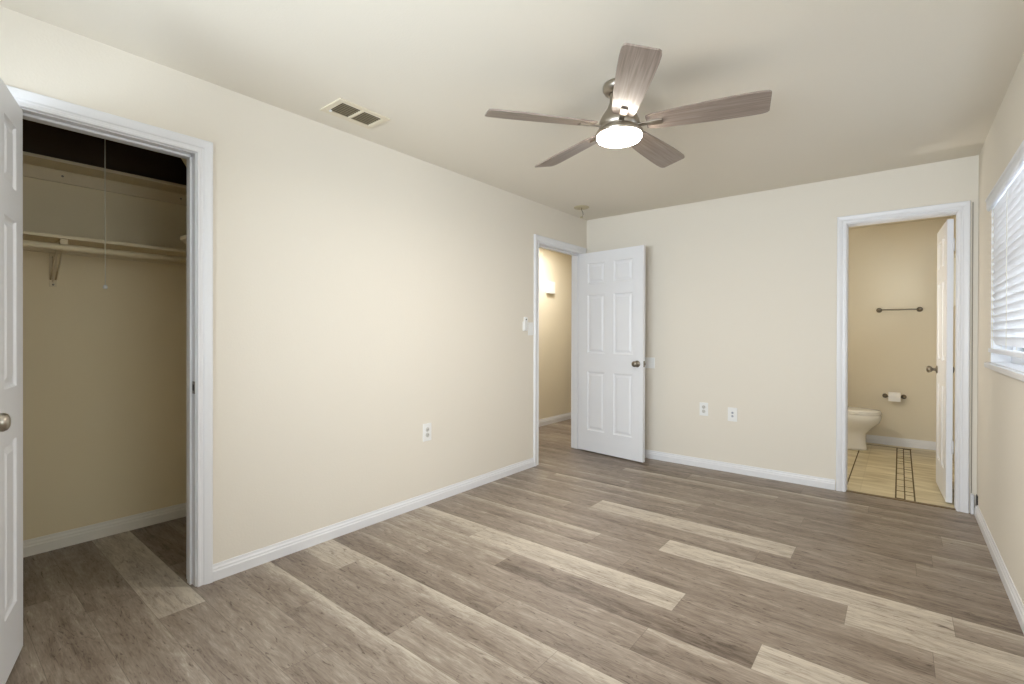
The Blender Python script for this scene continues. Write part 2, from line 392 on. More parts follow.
# hall shell
wall('wall_hall', M_HALL, [((HX-.1, 2.9, 0), (HX, 8.3, H)), ((HX, 2.9, 0), (-T/2, 3.0, H)), ((HX, 8.2, 0), (0, 8.3, H)), ((-T, 3.0, 0), (-T/2, E_A-g, H)),
     ((-T, E_A-g, E_H+g), (-T/2, E_B+g, H)), ((-T, E_B+g, 0), (-T/2, 8.2, H))], 'warm cream walls of the hall')
# bathroom shell
by = L+T
wall('wall_bath', M_BATH, [((BX0-.1, BY1, 0), (W+.15, BY1+.1, H)), ((BX0-.1, L+T/2, 0), (BX0, BY1, H)), ((BX0, L+T/2, 0), (B_A-g, by, H)), ((B_A-g, L+T/2, B_H+g), (B_B+g, by, H)),
     ((B_B+g, L+T/2, 0), (W, by, H)), ((W, L+T/2, 0), (W+.15, 6.1, H)), ((W, 6.6, 0), (W+.15, BY1, H)), ((W, 6.1, 0), (W+.15, 6.6, 1.5)), ((W, 6.1, 2.0), (W+.15, 6.6, H))],
     'ochre yellow walls of the bathroom')
wall('ceiling', M_CEIL, [((-T/2, REAR-.1, H), (W+.1, L+T/2, H+.1))], 'cream textured bedroom ceiling')['category'] = 'ceiling'
wall('ceiling_closet', M_CDARK, [((CLX-.1, CLY0-.1, H), (-T/2, CLY1+.1, H+.1))], 'closet ceiling')['category'] = 'ceiling'
wall('ceiling_hall', M_CEIL, [((HX-.1, 2.9, H), (-T/2, 8.3, H+.1))], 'hall ceiling')['category'] = 'ceiling'
wall('ceiling_bath', M_BATH, [((BX0-.1, L+T/2, H), (W+.15, BY1+.1, H+.1))], 'bathroom ceiling')['category'] = 'ceiling'

# ------------------------------------------------------------------ casings, jambs, baseboards
CASE = [(0, 0), (0, .009), (.004, .013), (.014, .013), (.018, .010), (.030, .010), (.036, .014), (.050, .017), (.066, .019), (.075, .019), (.080, .012), (.080, 0)]
def casing(n, axis, plane, sgn, a, b, h, label, jamb=(None, None), width=.08, stopside=1, st=.011):
    """door trim around an opening a..b of height h on the wall plane; jamb=(from,to) depth coordinates"""
    k = width/.08; r = .005
    def P(u, z, d): return (plane+sgn*d, u, z) if axis == 'X' else (u, plane+sgn*d, z)
    ed = P(0, 0, 1); ed = (sgn, 0, 0) if axis == 'X' else (0, sgn, 0)
    ev = (lambda u, z: (0, u, z)) if axis == 'X' else (lambda u, z: (u, 0, z))
    mb = MB(); prof = [(u*k, d) for u, d in CASE]
    mb.sweep(prof, [(P(a-r, 0, 0), ev(-1, 0), ed), (P(a-r, h+r, 0), ev(-1, 1), ed), (P(b+r, h+r, 0), ev(1, 1), ed), (P(b+r, 0, 0), ev(1, 0), ed)])
    o = struct(mb, 'trim_%d' % n, M_TRIM, label, 'door frame')
    j0, j1 = jamb; jt = .018; mb = MB()
    def B(u0, u1, z0, z1, d0, d1):
        if axis == 'X': mb.box((min(d0, d1), u0, z0), (max(d0, d1), u1, z1))
        else: mb.box((u0, min(d0, d1), z0), (u1, max(d0, d1), z1))
    B(a-jt, a, 0, h, j0, j1); B(b, b+jt, 0, h, j0, j1); B(a-jt, b+jt, h, h+jt, j0, j1)
    mb.build('jamb', M_TRIM, o, bevel=.001)
    mb = MB(); c0, c1 = stopside
    B(a, a+st, 0, h, c0, c1); B(b-st, b, 0, h, c0, c1); B(a, b, h-st, h, c0, c1)
    mb.build('door_stop', M_TRIM, o, bevel=.002)
    # trim of the other side of the wall
    return o
cc = casing(3, 'X', 0, 1, C_A, C_B, C_H, 'white moulded frame around the closet opening', (-T, 0), .067, (-.075, -.038))
ce = casing(4, 'X', 0, 1, E_A, E_B, E_H, 'white moulded frame around the entry door opening', (-T, 0), .071, (-.075, -.038))
cb = casing(5, 'Y', L, -1, B_A, B_B, B_H, 'white moulded frame around the bathroom door opening', (L, L+T), .060, (L+.04, L+.08), .003)
# strike plates
m = MB(); m.box((-.034, C_B-.0015, .925), (-.004, C_B+.001, .985)); m.build('strike_plate', M_BRON, cc, bevel=.001)
m = MB(); m.box((-.030, C_B-.0025, .940), (-.010, C_B-.001, .970)); m.build('strike_hole', M_DARK, cc)
m = MB(); m.box((-.034, E_A-.001, .93), (-.004, E_A+.0015, .99)); m.build('strike_plate', M_BRON, ce, bevel=.001)

BASE = [(0, 0), (.014, 0), (.014, .046), (.0105, .052), (.0105, .060), (.006, .068), (.0045, .080), (0, .080)]
def baseboard(name, p0, p1, nrm, label, h=1.0, m=M_TRIM):
    mb = MB(); n = Vector(nrm+(0,))
    mb.sweep([(d, z*h) for d, z in BASE], [((p0[0], p0[1], 0), n, (0, 0, 1)), ((p1[0], p1[1], 0), n, (0, 0, 1))])
    return struct(mb, name, m, label, 'baseboard')
baseboard('baseboard_left', (0, C_B+.072), (0, E_A-.076), (1, 0), 'white baseboard along the left wall between closet and entry door')
baseboard('baseboard_left_near', (0, REAR), (0, C_A-.08), (1, 0), 'white baseboard on the left wall before the closet')
baseboard('baseboard_back', (0.014, L), (B_A-.071, L), (0, -1), 'white baseboard along the back wall')
baseboard('baseboard_right', (W, REAR), (W, L-.03), (-1, 0), 'white baseboard along the right wall under the window')
baseboard('baseboard_rear', (0.014, REAR), (W-.014, REAR), (0, 1), 'white baseboard on the wall behind the camera')
baseboard('baseboard_closet', (CLX, CLY0), (CLX, CLY1), (1, 0), 'cream painted baseboard on the closet back wall', m=M_CBASE, h=1.1)
baseboard('baseboard_closet_side', (CLX+.014, CLY1), (-T, CLY1), (0, -1), 'cream painted baseboard on the closet side wall', m=M_CBASE, h=1.1)
baseboard('baseboard_hall', (HX, 3.0), (HX, 8.2), (1, 0), 'white baseboard along the hall wall', h=1.15)
baseboard('baseboard_bath', (BX0, BY1), (W, BY1), (0, -1), 'white baseboard along the bathroom far wall', h=1.15)
m = MB(); m.box((B_B+.072, L-.03, 0), (W-.016, L, .135)); struct(m, 'trim_6', M_TRIM, 'short white block in the corner between bathroom door frame and right wall', 'block', bevel=.003)

# ------------------------------------------------------------------ doors
def door_leaf(mb, w, h, t, cols, rows, fwd=True):
    """slab along +u (local x 0..w), thickness y 0..t, with moulded panels both sides"""
    bm = mb.bm
    us = [0]+[c for p in cols for c in p]+[w]; zs = [0]+[r for p in rows for r in p]+[h]
    for y, sg in ((0, -1), (t, 1)):
        for i in range(len(us)-1):
            for j in range(len(zs)-1):
                u0, u1, z0, z1 = us[i], us[i+1], zs[j], zs[j+1]
                if i % 2 == 1 and j % 2 == 1:
                    rings = []
                    for off, dep in ((0, 0), (.006, .007), (.013, .009), (.020, .009), (.040, .002)):
                        yy = y-sg*dep
                        rings.append([bm.verts.new(p) for p in ((u0+off, yy, z0+off), (u1-off, yy, z0+off), (u1-off, yy, z1-off), (u0+off, yy, z1-off))])
                    for a, b in zip(rings, rings[1:]):
                        for k in range(4): bm.faces.new((a[k], a[(k+1) % 4], b[(k+1) % 4], b[k]))
                    bm.faces.new(rings[-1])
                else:
                    mb.face([(u0, y, z0), (u1, y, z0), (u1, y, z1), (u0, y, z1)])
    mb.face([(0, 0, 0), (0, t, 0), (0, t, h), (0, 0, h)]); mb.face([(w, 0, 0), (w, t, 0), (w, t, h), (w, 0, h)])
    mb.face([(0, 0, 0), (w, 0, 0), (w, t, 0), (0, t, 0)]); mb.face([(0, 0, h), (w, 0, h), (w, t, h), (0, t, h)])
def place(mb, origin, ang):
    R = Matrix.Rotation(ang, 4, 'Z'); bmesh.ops.transform(mb.bm, matrix=Matrix.Translation(origin) @ R, verts=mb.bm.verts)
KNOB = [(0, 0), (.032, 0), (.032, .004), (.026, .008), (.013, .012), (.011, .022), (.013, .030), (.022, .036), (.0275, .046), (.028, .054), (.024, .062), (.014, .067), (0, .068)]
def door(n, label, origin, ang, w, h, cols, rows, knob_u, knob_z, hinge_z, t=.035, knob_m=M_NICK, hinge_side=0):
    mb = MB(); door_leaf(mb, w, h, t, cols, rows); place(mb, origin, ang)
    # no recentre trouble: the leaf is the top-level mesh, hardware are its children
    o = mb.build('door_%d' % n, M_DOOR, None, merge=True); o['kind'] = 'structure'; o['label'] = label; o['category'] = 'door'
    for y, s in ((0, -1), (t, 1)):
        kb = MB(); kb.lathe(KNOB, axis=(0, s, 0), origin=(knob_u, y, knob_z), n=28); place(kb, origin, ang)
        kb.build('door_knob', knob_m, o)
    lp = MB(); e = w if knob_u > w/2 else 0; s = 1 if e else -1
    lp.box((e-.0005, t/2-.012, knob_z-.028), (e+s*.0015, t/2+.012, knob_z+.028)) if s > 0 else lp.box((e-.0015, t/2-.012, knob_z-.028), (e+.0005, t/2+.012, knob_z+.028))
    lp.box((min(e, e+s*.011), t/2-.006, knob_z-.008), (max(e, e+s*.011), t/2+.006, knob_z+.008)); place(lp, origin, ang)
    lp.build('latch_plate', M_BRON, o)
    for hz in hinge_z:
        hb = MB(); hb.lathe([(0, -.045), (.006, -.045), (.006, .045), (0, .045)], origin=(0-.003, hinge_side, hz), n=12)
        hb.box((-.0015, min(hinge_side, t/2), hz-.043), (.0, max(hinge_side, t/2), hz+.043)); place(hb, origin, ang)
        hb.build('door_hinge', M_DOOR if n == 3 else M_NICK, o)
    return o
def rows6(h): return [(.215, .82), (1.01, 1.61), (1.725, h-.10)]
# closet door: hinged on the near jamb, swung out into the room
a = math.atan2(-.27, .963)
door(1, 'white six panel closet door swung open at the left edge of the picture', Vector((-.006, C_A+.000, .012)), a, .60, 2.055,
     [(.095, .255), (.345, .505)], rows6(2.055), .54, .936, (.25, 1.05, 1.85))
# entry door: hinged on the far jamb
dv = Vector((.9925, -.122)); a = math.atan2(dv.y, dv.x)
nrm = Vector((-dv.y, dv.x))
door(2, 'white six panel entry door standing open in the back left corner', Vector((.004-nrm.x*.035, E_B-.002-nrm.y*.035, .012)), a, .755, 2.045,
     [(.107, .318), (.425, .640)], rows6(2.035), .692, .925, (.25, 1.02, 1.80), knob_m=M_BRON, hinge_side=.035)
# bath door: hinged on the right jamb, swung into the bathroom
dv = Vector((-.045, .999)); a = math.atan2(dv.y, dv.x)
door(3, 'white six panel bathroom door swung into the bathroom', Vector((2.923, L+T+.006, .014)), a, .605, 2.035,
     [(.095, .255), (.35, .51)], rows6(2.035), .545, .925, (.40, 1.85), knob_m=M_BRON, hinge_side=0)

# ------------------------------------------------------------------ windows
def window(n, label, y0, y1, z0, z1, rail=None, x0=W, depth=.15):
    mb = MB(); xa, xb = x0+.085, x0+.135; f = .04
    mb.box((xa, y0, z0), (xb, y0+f, z1)); mb.box((xa, y1-f, z0), (xb, y1, z1)); mb.box((xa, y0+f, z1-f), (xb, y1-f, z1)); mb.box((xa, y0+f, z0), (xb, y1-f, z0+f))
    if rail: mb.box((xa-.006, y0+f, rail-.022), (xb-.01, y1-f, rail+.022))
    o = struct(mb, 'window_%d' % n, M_TRIM, label, 'window', bevel=.002)
    g = MB(); g.box((x0+.108, y0+f, z0+f), (x0+.112, y1-f, z1-f)); g.build('pane', M_GLASS, o)
    return o
w1 = window(1, 'white framed single-hung window in the right wall behind blinds', WY0, WY1, WZ0, WZ1, rail=1.60)
m = MB()
for yy in (2.71, 3.32): m.box((W+.09, yy-.02, WZ0+.04), (W+.13, yy+.02, WZ1-.04))
m.build('mullion', M_TRIM, w1, bevel=.002)
m = MB(); m.box((W-.024, WY0-.04, WZ0-.026), (W, WY1+.04, WZ0+.002)); m.box((W, WY0+.001, WZ0), (W+.086, WY1-.001, WZ0+.006))
m.build('window_sill', M_TRIM, w1, bevel=.004)
m = MB(); m.box((W+.001, WY1-.003, WZ0+.006), (W+.085, WY1-.0005, WZ1)); m.build('jamb_liner', M_TRIM, w1)
window(2, 'small white framed window in the bathroom right wall', 6.1, 6.6, 1.5, 2.0)
window(4, 'unseen white framed window added beside the camera to light the closet', NY0, NY1, WZ0, WZ1, rail=1.60)
# rear window, unseen, widened to add daylight
m = MB(); f = .05
m.box((RX0, REAR-.09, RZ0), (RX0+f, REAR-.04, RZ1)); m.box((RX1-f, REAR-.09, RZ0), (RX1, REAR-.04, RZ1)); m.box((RX0+f, REAR-.09, RZ0), (RX1-f, REAR-.04, RZ0+f)); m.box((RX0+f, REAR-.09, RZ1-f), (RX1-f, REAR-.04, RZ1))
w3 = struct(m, 'window_3', M_TRIM, 'unseen white framed window added behind the camera for daylight', 'window')
m = MB(); m.box((RX0+f, REAR-.068, RZ0+f), (RX1-f, REAR-.064, RZ1-f)); m.build('pane', M_GLASS, w3)

# blinds
bl = thing('window_blind', 'white horizontal slat blind hanging in the window of the right wall', 'blind', (W+.03, (WY0+WY1)/2, 1.13))
m = MB(); m.sweep([(0, 0), (.010, .002), (.014, .012), (.014, .052), (.018, .060), (.018, .068), (0, .068)],
    [((W-.008, WY0+.004, WZ1-.062), (-1, 0, 0), (0, 0, 1)), ((W-.008, WY1-.002, WZ1-.062), (-1, 0, 0), (0, 0, 1))]); m.box((W-.008, WY0+.004, WZ1-.045), (W+.055, WY1-.004, WZ1-.004))
m.build('valance', M_BLIND, bl)
m = MB(); z = 1.185; sw = .025; ta = math.radians(66)
while z < WZ1-.06:
    cx = W+.010; pts = []
    for s_ in (-1, -.5, 0, .5, 1):
        cr = .0022*(1-s_*s_); pts.append((cx-s_*sw*math.cos(ta)+cr*math.sin(ta), z+s_*sw*math.sin(ta)*-1*-1+cr*math.cos(ta)))
    lo = [(p[0], p[1]-.0012) for p in pts]; hi = [(p[0], p[1]+.0012) for p in pts]
    m.sweep(lo+hi[::-1], [((0, WY0+.006, 0), (1, 0, 0), (0, 0, 1)), ((0, WY1-.004, 0), (1, 0, 0), (0, 0, 1))])
    z += .0405
m.build('slats', M_BLIND, bl)
m = MB(); m.box((W-.012, WY0+.006, 1.118), (W+.032, WY1-.006, 1.142)); m.build('bottom_rail', M_BLIND, bl, bevel=.004)
for yy in (2.25, 2.85, 3.35, 3.80):
    m = MB(); m.tube([(W-.007, yy, 1.13), (W-.007, yy, 1.94)], .0012, 6); m.tube([(W+.028, yy, 1.13), (W+.028, yy, 1.94)], .0012, 6)
    m.build('ladder_cord', M_CORD, bl)

# ------------------------------------------------------------------ ceiling fan
FX, FY = 1.548, 2.174
fan = thing('ceiling_fan', 'five blade ceiling fan with weathered grey wood blades and lit round lamp', 'ceiling fan', (FX, FY, H))
o3 = (FX, FY, 0)
m = MB(); m.lathe([(0, H-.001), (.078, H-.001), (.081, H-.008), (.080, H-.024), (.070, H-.038), (.050, H-.046)], origin=o3, n=40); m.build('canopy', M_FAN, fan)
m = MB(); m.lathe([(.048, H-.042), (.046, H-.060), (.047, H-.085), (.058, H-.115), (.082, H-.150), (.097, H-.180), (.099, H-.200), (.091, H-.218), (.072, H-.226), (0, H-.226)], origin=o3, n=40)
m.build('motor_housing', M_FAN, fan)
m = MB(); m.lathe([(.072, H-.222), (.108, H-.228), (.114, H-.234), (.114, H-.246), (.109, H-.250), (.104, H-.250)], origin=o3, n=48); m.build('light_ring', M_NICK, fan)
m = MB(); m.lathe([(.108, H-.246), (.1085, H-.258), (.102, H-.268), (.083, H-.276), (.046, H-.2795), (0, H-.2805)], origin=o3, n=48); m.build('lamp_lens', M_LENS, fan)
lens_z = H-.2805
p13 = math.radians(13); BZ = H-.202
def blade(ang):
    bm = bmesh.new(); uvl = bm.loops.layers.uv.new('UVMap')
    prof = [(.130, .044), (.155, .053), (.207, .058), (.29, .064), (.39, .070), (.50, .0745), (.58, .076), (.63, .0745), (.650, .070), (.659, .060)]
    R = Matrix.Rotation(ang, 3, 'Z'); tilt = Matrix.Rotation(-p13, 3, 'X')
    top, bot = [], []
    n = 6
    for r, w_ in prof:
        rt, rb = [], []
        for i in range(n+1):
            t = -w_+2*w_*i/n
            skew = 0
            for lst, zz in ((rt, .0035), (rb, -.0035)):
                v = tilt @ Vector((r+skew*-1, t, zz)); v = R @ v
                lst.append((bm.verts.new((FX+v.x, FY+v.y, BZ+v.z)), (r, t)))
        top.append(rt); bot.append(rb)
    def q(vs):
        f = bm.faces.new([v[0] for v in vs])
        for lp, v in zip(f.loops, vs): lp[uvl].uv = (v[1][0]+ang, v[1][1]+ang)
    for a in range(len(prof)-1):
        for i in range(n):
            q((top[a][i], top[a+1][i], top[a+1][i+1], top[a][i+1])); q((bot[a][i], bot[a][i+1], bot[a+1][i+1], bot[a+1][i]))
        for i in (0, n): q((top[a][i], bot[a][i], bot[a+1][i], top[a+1][i]))
    for a in (0, len(prof)-1):
        for i in range(n): q((top[a][i], top[a][i+1], bot[a][i+1], bot[a][i]))
    mb = MB(); mb.bm.free(); mb.bm = bm
    bl_ = mb.build('blade', M_BLADE, fan)
    br = MB()
    def tr(x, y, z, tilted=True):
        v = Vector((x, y, z)); v = (tilt @ v) if tilted else v; v = R @ v; return (FX+v.x, FY+v.y, BZ+v.z)
    # clamp plate under the blade root, arm running into the hub
    def bx(x0, x1, y0, y1, z0, z1):
        vs = [br.bm.verts.new(tr(x, y, z)) for z in (z0, z1) for x, y in ((x0, y0), (x1, y0), (x1, y1), (x0, y1))]
        for f in ((0, 3, 2, 1), (4, 5, 6, 7), (0, 1, 5, 4), (1, 2, 6, 5), (2, 3, 7, 6), (3, 0, 4, 7)): br.bm.faces.new([vs[i] for i in f])
    bx(.070, .20, -.012, .012, -.0105, -.0036); bx(.150, .205, -.016, .016, -.012, -.0037)
    bo = br.build('blade_bracket', M_FAN, None, bevel=.0015)
    bo.parent = bl_; bo.matrix_parent_inverse = Matrix.Translation(-Vector(bl_.location))
for k in range(5): blade(math.radians(-56.5+72*k))
light('fan_lamp', 'AREA', (FX, FY, lens_z-.004), 14, (1.0, .95, .90), .18).data.shape = 'DISK'

# ------------------------------------------------------------------ ceiling vent and old detector base
vt = thing('ceiling_vent', 'small cream two section air vent in the ceiling near the left wall', 'vent', (.264, 1.535, H))
x0, x1, y0, y1 = .160, .366, 1.385, 1.70; zb = H-.008
m = MB(); bw = .034; mid = .5*(y0+y1)
m.box((x0, y0, zb), (x0+bw, y1, H)); m.box((x1-bw, y0, zb), (x1, y1, H)); m.box((x0+bw, y0, zb), (x1-bw, y0+bw, H)); m.box((x0+bw, y1-bw, zb), (x1-bw, y1, H)); m.box((x0+bw, mid-.009, zb), (x1-bw, mid+.009, H))
m.build('frame', M_VENT, vt, bevel=.003)
m = MB(); m.box((x0+bw, y0+bw, H-.0012), (x1-bw, y1-bw, H-.0002)); m.build('backing', M_DARK, vt)
m = MB()
for a_, b_ in ((y0+bw, mid-.009), (mid+.009, y1-bw)):
    x = x0+bw+.010
    while x < x1-bw-.004:
        m.box((x-.0050, a_, H-.0052), (x+.0050, b_, H-.0040), rot=Matrix.Rotation(math.radians(6), 3, 'Y')); x += .0185
m.build('louvers', M_VENTS, vt)
m = MB(); m.box((x0+bw+.002, y0+bw+.002, H-.012), (x0+bw+.016, y0+bw+.012, H-.004)); m.build('lever', M_PLAST, vt, bevel=.001)

dx, dy = .234, 4.03
dt = thing('detector_mount', 'round ceiling mounting plate with a dangling wire plug above the entry door', 'detector mount', (dx, dy, H))
m = MB(); m.lathe([(0, H-.001), (.072, H-.001), (.074, H-.006), (.068, H-.010), (.030, H-.011), (.028, H-.007), (0, H-.007)], origin=(dx, dy, 0), n=36); m.build('plate', M_PLATE, dt)
m = MB(); m.tube([(dx+.004, dy, H-.006), (dx+.004, dy-.002, H-.030), (dx+.016, dy, H-.052), (dx+.018, dy+.002, H-.075), (dx+.006, dy+.004, H-.092)], .0028, 8); m.build('wire', M_WIRE, dt)
m = MB(); m.box((dx-.012, dy-.004, H-.102), (dx+.010, dy+.012, H-.090)); m.build('plug', M_PLATE, dt, bevel=.002)

# ------------------------------------------------------------------ wall plates
def plate(name, label, cat, axis, plane, sgn, u, z, w, h, kind, group=None):
    """axis X: plate on plane x; axis Y: plate on plane y"""
    def bx(mb, u0, u1, z0, z1, d0, d1):
        if axis == 'X': mb.box((min(plane+sgn*d0, plane+sgn*d1), u0, z0), (max(plane+sgn*d0, plane+sgn*d1), u1, z1))
        else: mb.box((u0, min(plane+sgn*d0, plane+sgn*d1), z0), (u1, max(plane+sgn*d0, plane+sgn*d1), z1))
    root = thing(name, label, cat, (plane, u, z) if axis == 'X' else (u, plane, z), group)
    m = MB(); bx(m, u-w/2, u+w/2, z-h/2, z+h/2, 0, .006); m.build('cover_plate', M_PLAST, root, bevel=.002)
    if kind == 'duplex':
        for s in (-1, 1):
            zc = z+s*.0195
            m = MB(); ax = (sgn, 0, 0) if axis == 'X' else (0, sgn, 0)
            o = (plane, u, zc) if axis == 'X' else (u, plane, zc)
            m.lathe([(0, .0055), (.0165, .0055), (.0165, .0085), (.015, .0092), (0, .0092)], axis=ax, origin=o, n=24, smooth=False)
            r = m.build('receptacle', M_RECEP, root)
            m = MB(); bx(m, u-.0075, u-.0050, zc-.003, zc+.006, .009, .0097); bx(m, u+.0050, u+.0075, zc-.003, zc+.006, .009, .0097); bx(m, u-.002, u+.002, zc-.010, zc-.006, .009, .0097)
            c = m.build('slots', M_DARK, None); c.parent = r; c.matrix_parent_inverse = Matrix.Translation(-Vector(r.location))
    elif kind == 'switch':
        m = MB(); bx(m, u-.016, u+.016, z-.033, z+.033, .006, .0085); m.build('rocker', M_PLAST, root, bevel=.0015)
    elif kind == 'jack':
        for s in (-1, 1):
            m = MB(); ax = (sgn, 0, 0) if axis == 'X' else (0, sgn, 0)
            o = (plane, u, z+s*.015) if axis == 'X' else (u, plane, z+s*.015)
            m.lathe([(.010, .006), (.009, .009), (.005, .0095), (.005, .014), (0, .014)], axis=ax, origin=o, n=16); m.build('connector', M_CONN, root)
    elif kind == 'blank':
        for s in (-1, 1):
            m = MB(); ax = (sgn, 0, 0) if axis == 'X' else (0, sgn, 0)
            o = (plane, u+.046, z+s*.042) if axis == 'X' else (u+.046, plane, z+s*.042)
            m.lathe([(.004, .0058), (.0035, .0072), (0, .0074)], axis=ax, origin=o, n=12); m.build('screw', M_PLAST, root)
    return root
plate('wall_outlet', 'white duplex outlet low on the left wall', 'outlet', 'X', 0, 1, 2.295, .515, .078, .125, 'duplex')
plate('wall_outlet', 'white duplex outlet low on the back wall, left of the jack plate', 'outlet', 'Y', L, -1, 1.232, .535, .076, .120, 'duplex')
plate('jack_plate', 'white plate with two jacks on the back wall, right of the duplex outlet', 'jack plate', 'Y', L, -1, 1.478, .512, .078, .122, 'jack')
plate('light_switch', 'white light switch on the left wall beside the entry frame', 'light switch', 'X', 0, 1, 3.525, 1.265, .074, .118, 'switch')
plate('blank_plate', 'wide white blank plate on the back wall at knob height beside the open entry door', 'wall plate', 'Y', L, -1, .700, .938, .13, .105, 'blank')
plate('cable_jack', 'small plate low on the right wall in the far corner', 'jack plate', 'X', W, -1, 4.485, .10, .05, .08, 'none').children[0].data.materials[0] = M_DARK
rc = thing('remote_cradle', 'white fan remote in a wall cradle left of the light switch', 'remote', (0, 3.44, 1.30))
m = MB(); m.box((0, 3.408, 1.245), (.010, 3.472, 1.33)); m.build('cradle', M_PLAST, rc, bevel=.004)
m = MB(); m.box((.004, 3.415, 1.252), (.020, 3.465, 1.37)); m.build('remote', M_PLAST, rc, bevel=.007, seg=3)
m = MB(); m.lathe([(0, .0195), (.007, .0195), (.007, .0215), (0, .0218)], axis=(1, 0, 0), origin=(0, 3.440, 1.348), n=16); m.build('button', M_DARK, rc)

cb_ = MB(); cb_.tube([(B_B+.077, L-.004, 2.125), (B_B+.077, L-.004, .6), (B_B+.077, L-.004, .14)], .0022, 8)  # thin taupe line along the outer edge of the bathroom casing
tag(cb_.build('line', M_LINE, None), 'thin taupe cable running down beside the bathroom door frame', 'line')

# ------------------------------------------------------------------ closet fittings
def shelf(label, z, front, ledge_h, n_screws, group='painted closet shelves'):
    root = thing('closet_shelf', label, 'shelf', (CLX, .4, z))
    m = MB(); m.box((CLX+.001, CLY0+.001, z-.018), (front, CLY1-.001, z)); m.build('board', M_SHELF, root, bevel=.002)
    m = MB(); m.box((CLX+.0005, CLY0+.001, z-.019-ledge_h), (CLX+.019, CLY1-.001, z-.0185)); m.build('cleat', M_SHELF, root, bevel=.0015)
    m = MB(); m.prism([(-T-.001, .885), (-.30, .872), (-.45, .945), (-.45, CLY1-.001), (-T-.001, CLY1-.001)], z-.018, z); m.build('end_board', M_SHELF, root, bevel=.002)
    m = MB(); m.box((-.45, CLY1-.019, z-.018-ledge_h), (-T-.001, CLY1-.001, z-.0185)); m.build('end_cleat', M_SHELF, root, bevel=.0015)
    for y in n_screws:
        m = MB(); m.lathe([(.006, .0185), (.005, .0208), (0, .0210)], axis=(1, 0, 0), origin=(CLX, y, z-.019-ledge_h*.45), n=12); m.build('screw', M_BRON, root)
    return root
shelf('narrow upper shelf with deep wall cleat high in the closet', 2.150, -.885, .068, (.526, 1.10))
shelf('lower closet shelf above the hanging rod', 1.722, -.745, .04, ())
RX, RZ = -.715, 1.655
m = MB(); m.tube([(RX, CLY0+.001, RZ), (RX, CLY1-.001, RZ)], .0165, 16)
tag(m.build('closet_rod', M_SHELF, None), 'cream painted hanging rod under the lower closet shelf', 'closet rod')
br = thing('shelf_bracket', 'cream metal shelf and rod bracket screwed to the closet back wall', 'bracket', (CLX, .489, 1.50))
by_ = .489
m = MB(); m.box((CLX+.0195, by_-.016, 1.645), (CLX+.023, by_+.016, 1.66)); m.box((CLX, by_-.016, 1.475), (CLX+.004, by_+.016, 1.662)); m.box((CLX+.004, by_-.003, 1.50), (CLX+.02, by_+.003, 1.66)); m.build('wall_leg', M_SHELF, br, bevel=.001)
m = MB(); m.box((CLX+.021, by_-.014, 1.695), (-.752, by_+.014, 1.7035)); m.build('arm', M_SHELF, br, bevel=.001)
m = MB()
for s in (-1, 1): m.tube([(CLX+.004, by_+s*.010, 1.515), (-.84, by_+s*.012, 1.697)], .004, 8)
m.build('brace', M_SHELF, br)
m = MB(); m.box((-.760, by_-.015, 1.640), (-.754, by_+.015, 1.703))
m.sweep([(-.0205, -.015), (-.0205, .015), (-.0175, .015), (-.0175, -.015)], [((RX, by_, RZ), (math.cos(t_), 0, math.sin(t_)), (0, 1, 0)) for t_ in [math.radians(a_) for a_ in range(-40, 221, 20)]])
m.build('rod_hook', M_SHELF, br)
for zz in (1.487, 1.640):
    m = MB(); m.lathe([(.005, .0038), (.004, .0058), (0, .006)], axis=(1, 0, 0), origin=(CLX, by_, zz), n=12); m.build('screw', M_BRON, br)
pc = thing('pull_cord', 'thin white light pull cord hanging in the closet with a small white end piece', 'pull cord', (-.62, .628, 2.44))
m = MB(); m.tube([(-.62, .628, H), (-.62, .628, 1.9), (-.62, .629, 1.46)], .0022, 8); m.build('cord', M_CORD, pc)
m = MB(); m.lathe([(0, .012), (.006, .010), (.010, 0), (.010, -.006), (.005, -.010), (0, -.010)], origin=(-.62, .629, 1.458), n=16); m.build('end_piece', M_PLAST, pc)
m = MB(); m.lathe([(0, 0), (.045, 0), (.045, -.02), (.02, -.035), (0, -.035)], origin=(-.62, .628, H-.0005), n=20); m.build('ceiling_socket', M_PLAST, pc)

# ------------------------------------------------------------------ hall
m = MB(); m.box((HX, 5.30, 1.765), (HX+.045, 5.47, 1.925))
ch = tag(m.build('door_chime', M_PLAST, None, bevel=.006), 'white door chime box high on the hall wall seen through the entry opening', 'door chime')
hl = thing('hall_light', 'round flush ceiling light in the hall', 'ceiling light', (-.60, 4.95, H))
m = MB(); m.lathe([(0, H-.001), (.13, H-.001), (.135, H-.02), (.13, H-.025), (0, H-.025)], origin=(-.60, 4.95, 0), n=32); m.build('base', M_FAN, hl)
m = MB(); m.lathe([(.12, H-.024), (.115, H-.05), (.08, H-.075), (0, H-.085)], origin=(-.60, 4.95, 0), n=32); m.build('shade', M_GLOBE, hl)
light('hall_lamp', 'AREA', (-.60, 4.95, H-.09), 17, (1, .965, .92), .2).data.shape = 'DISK'

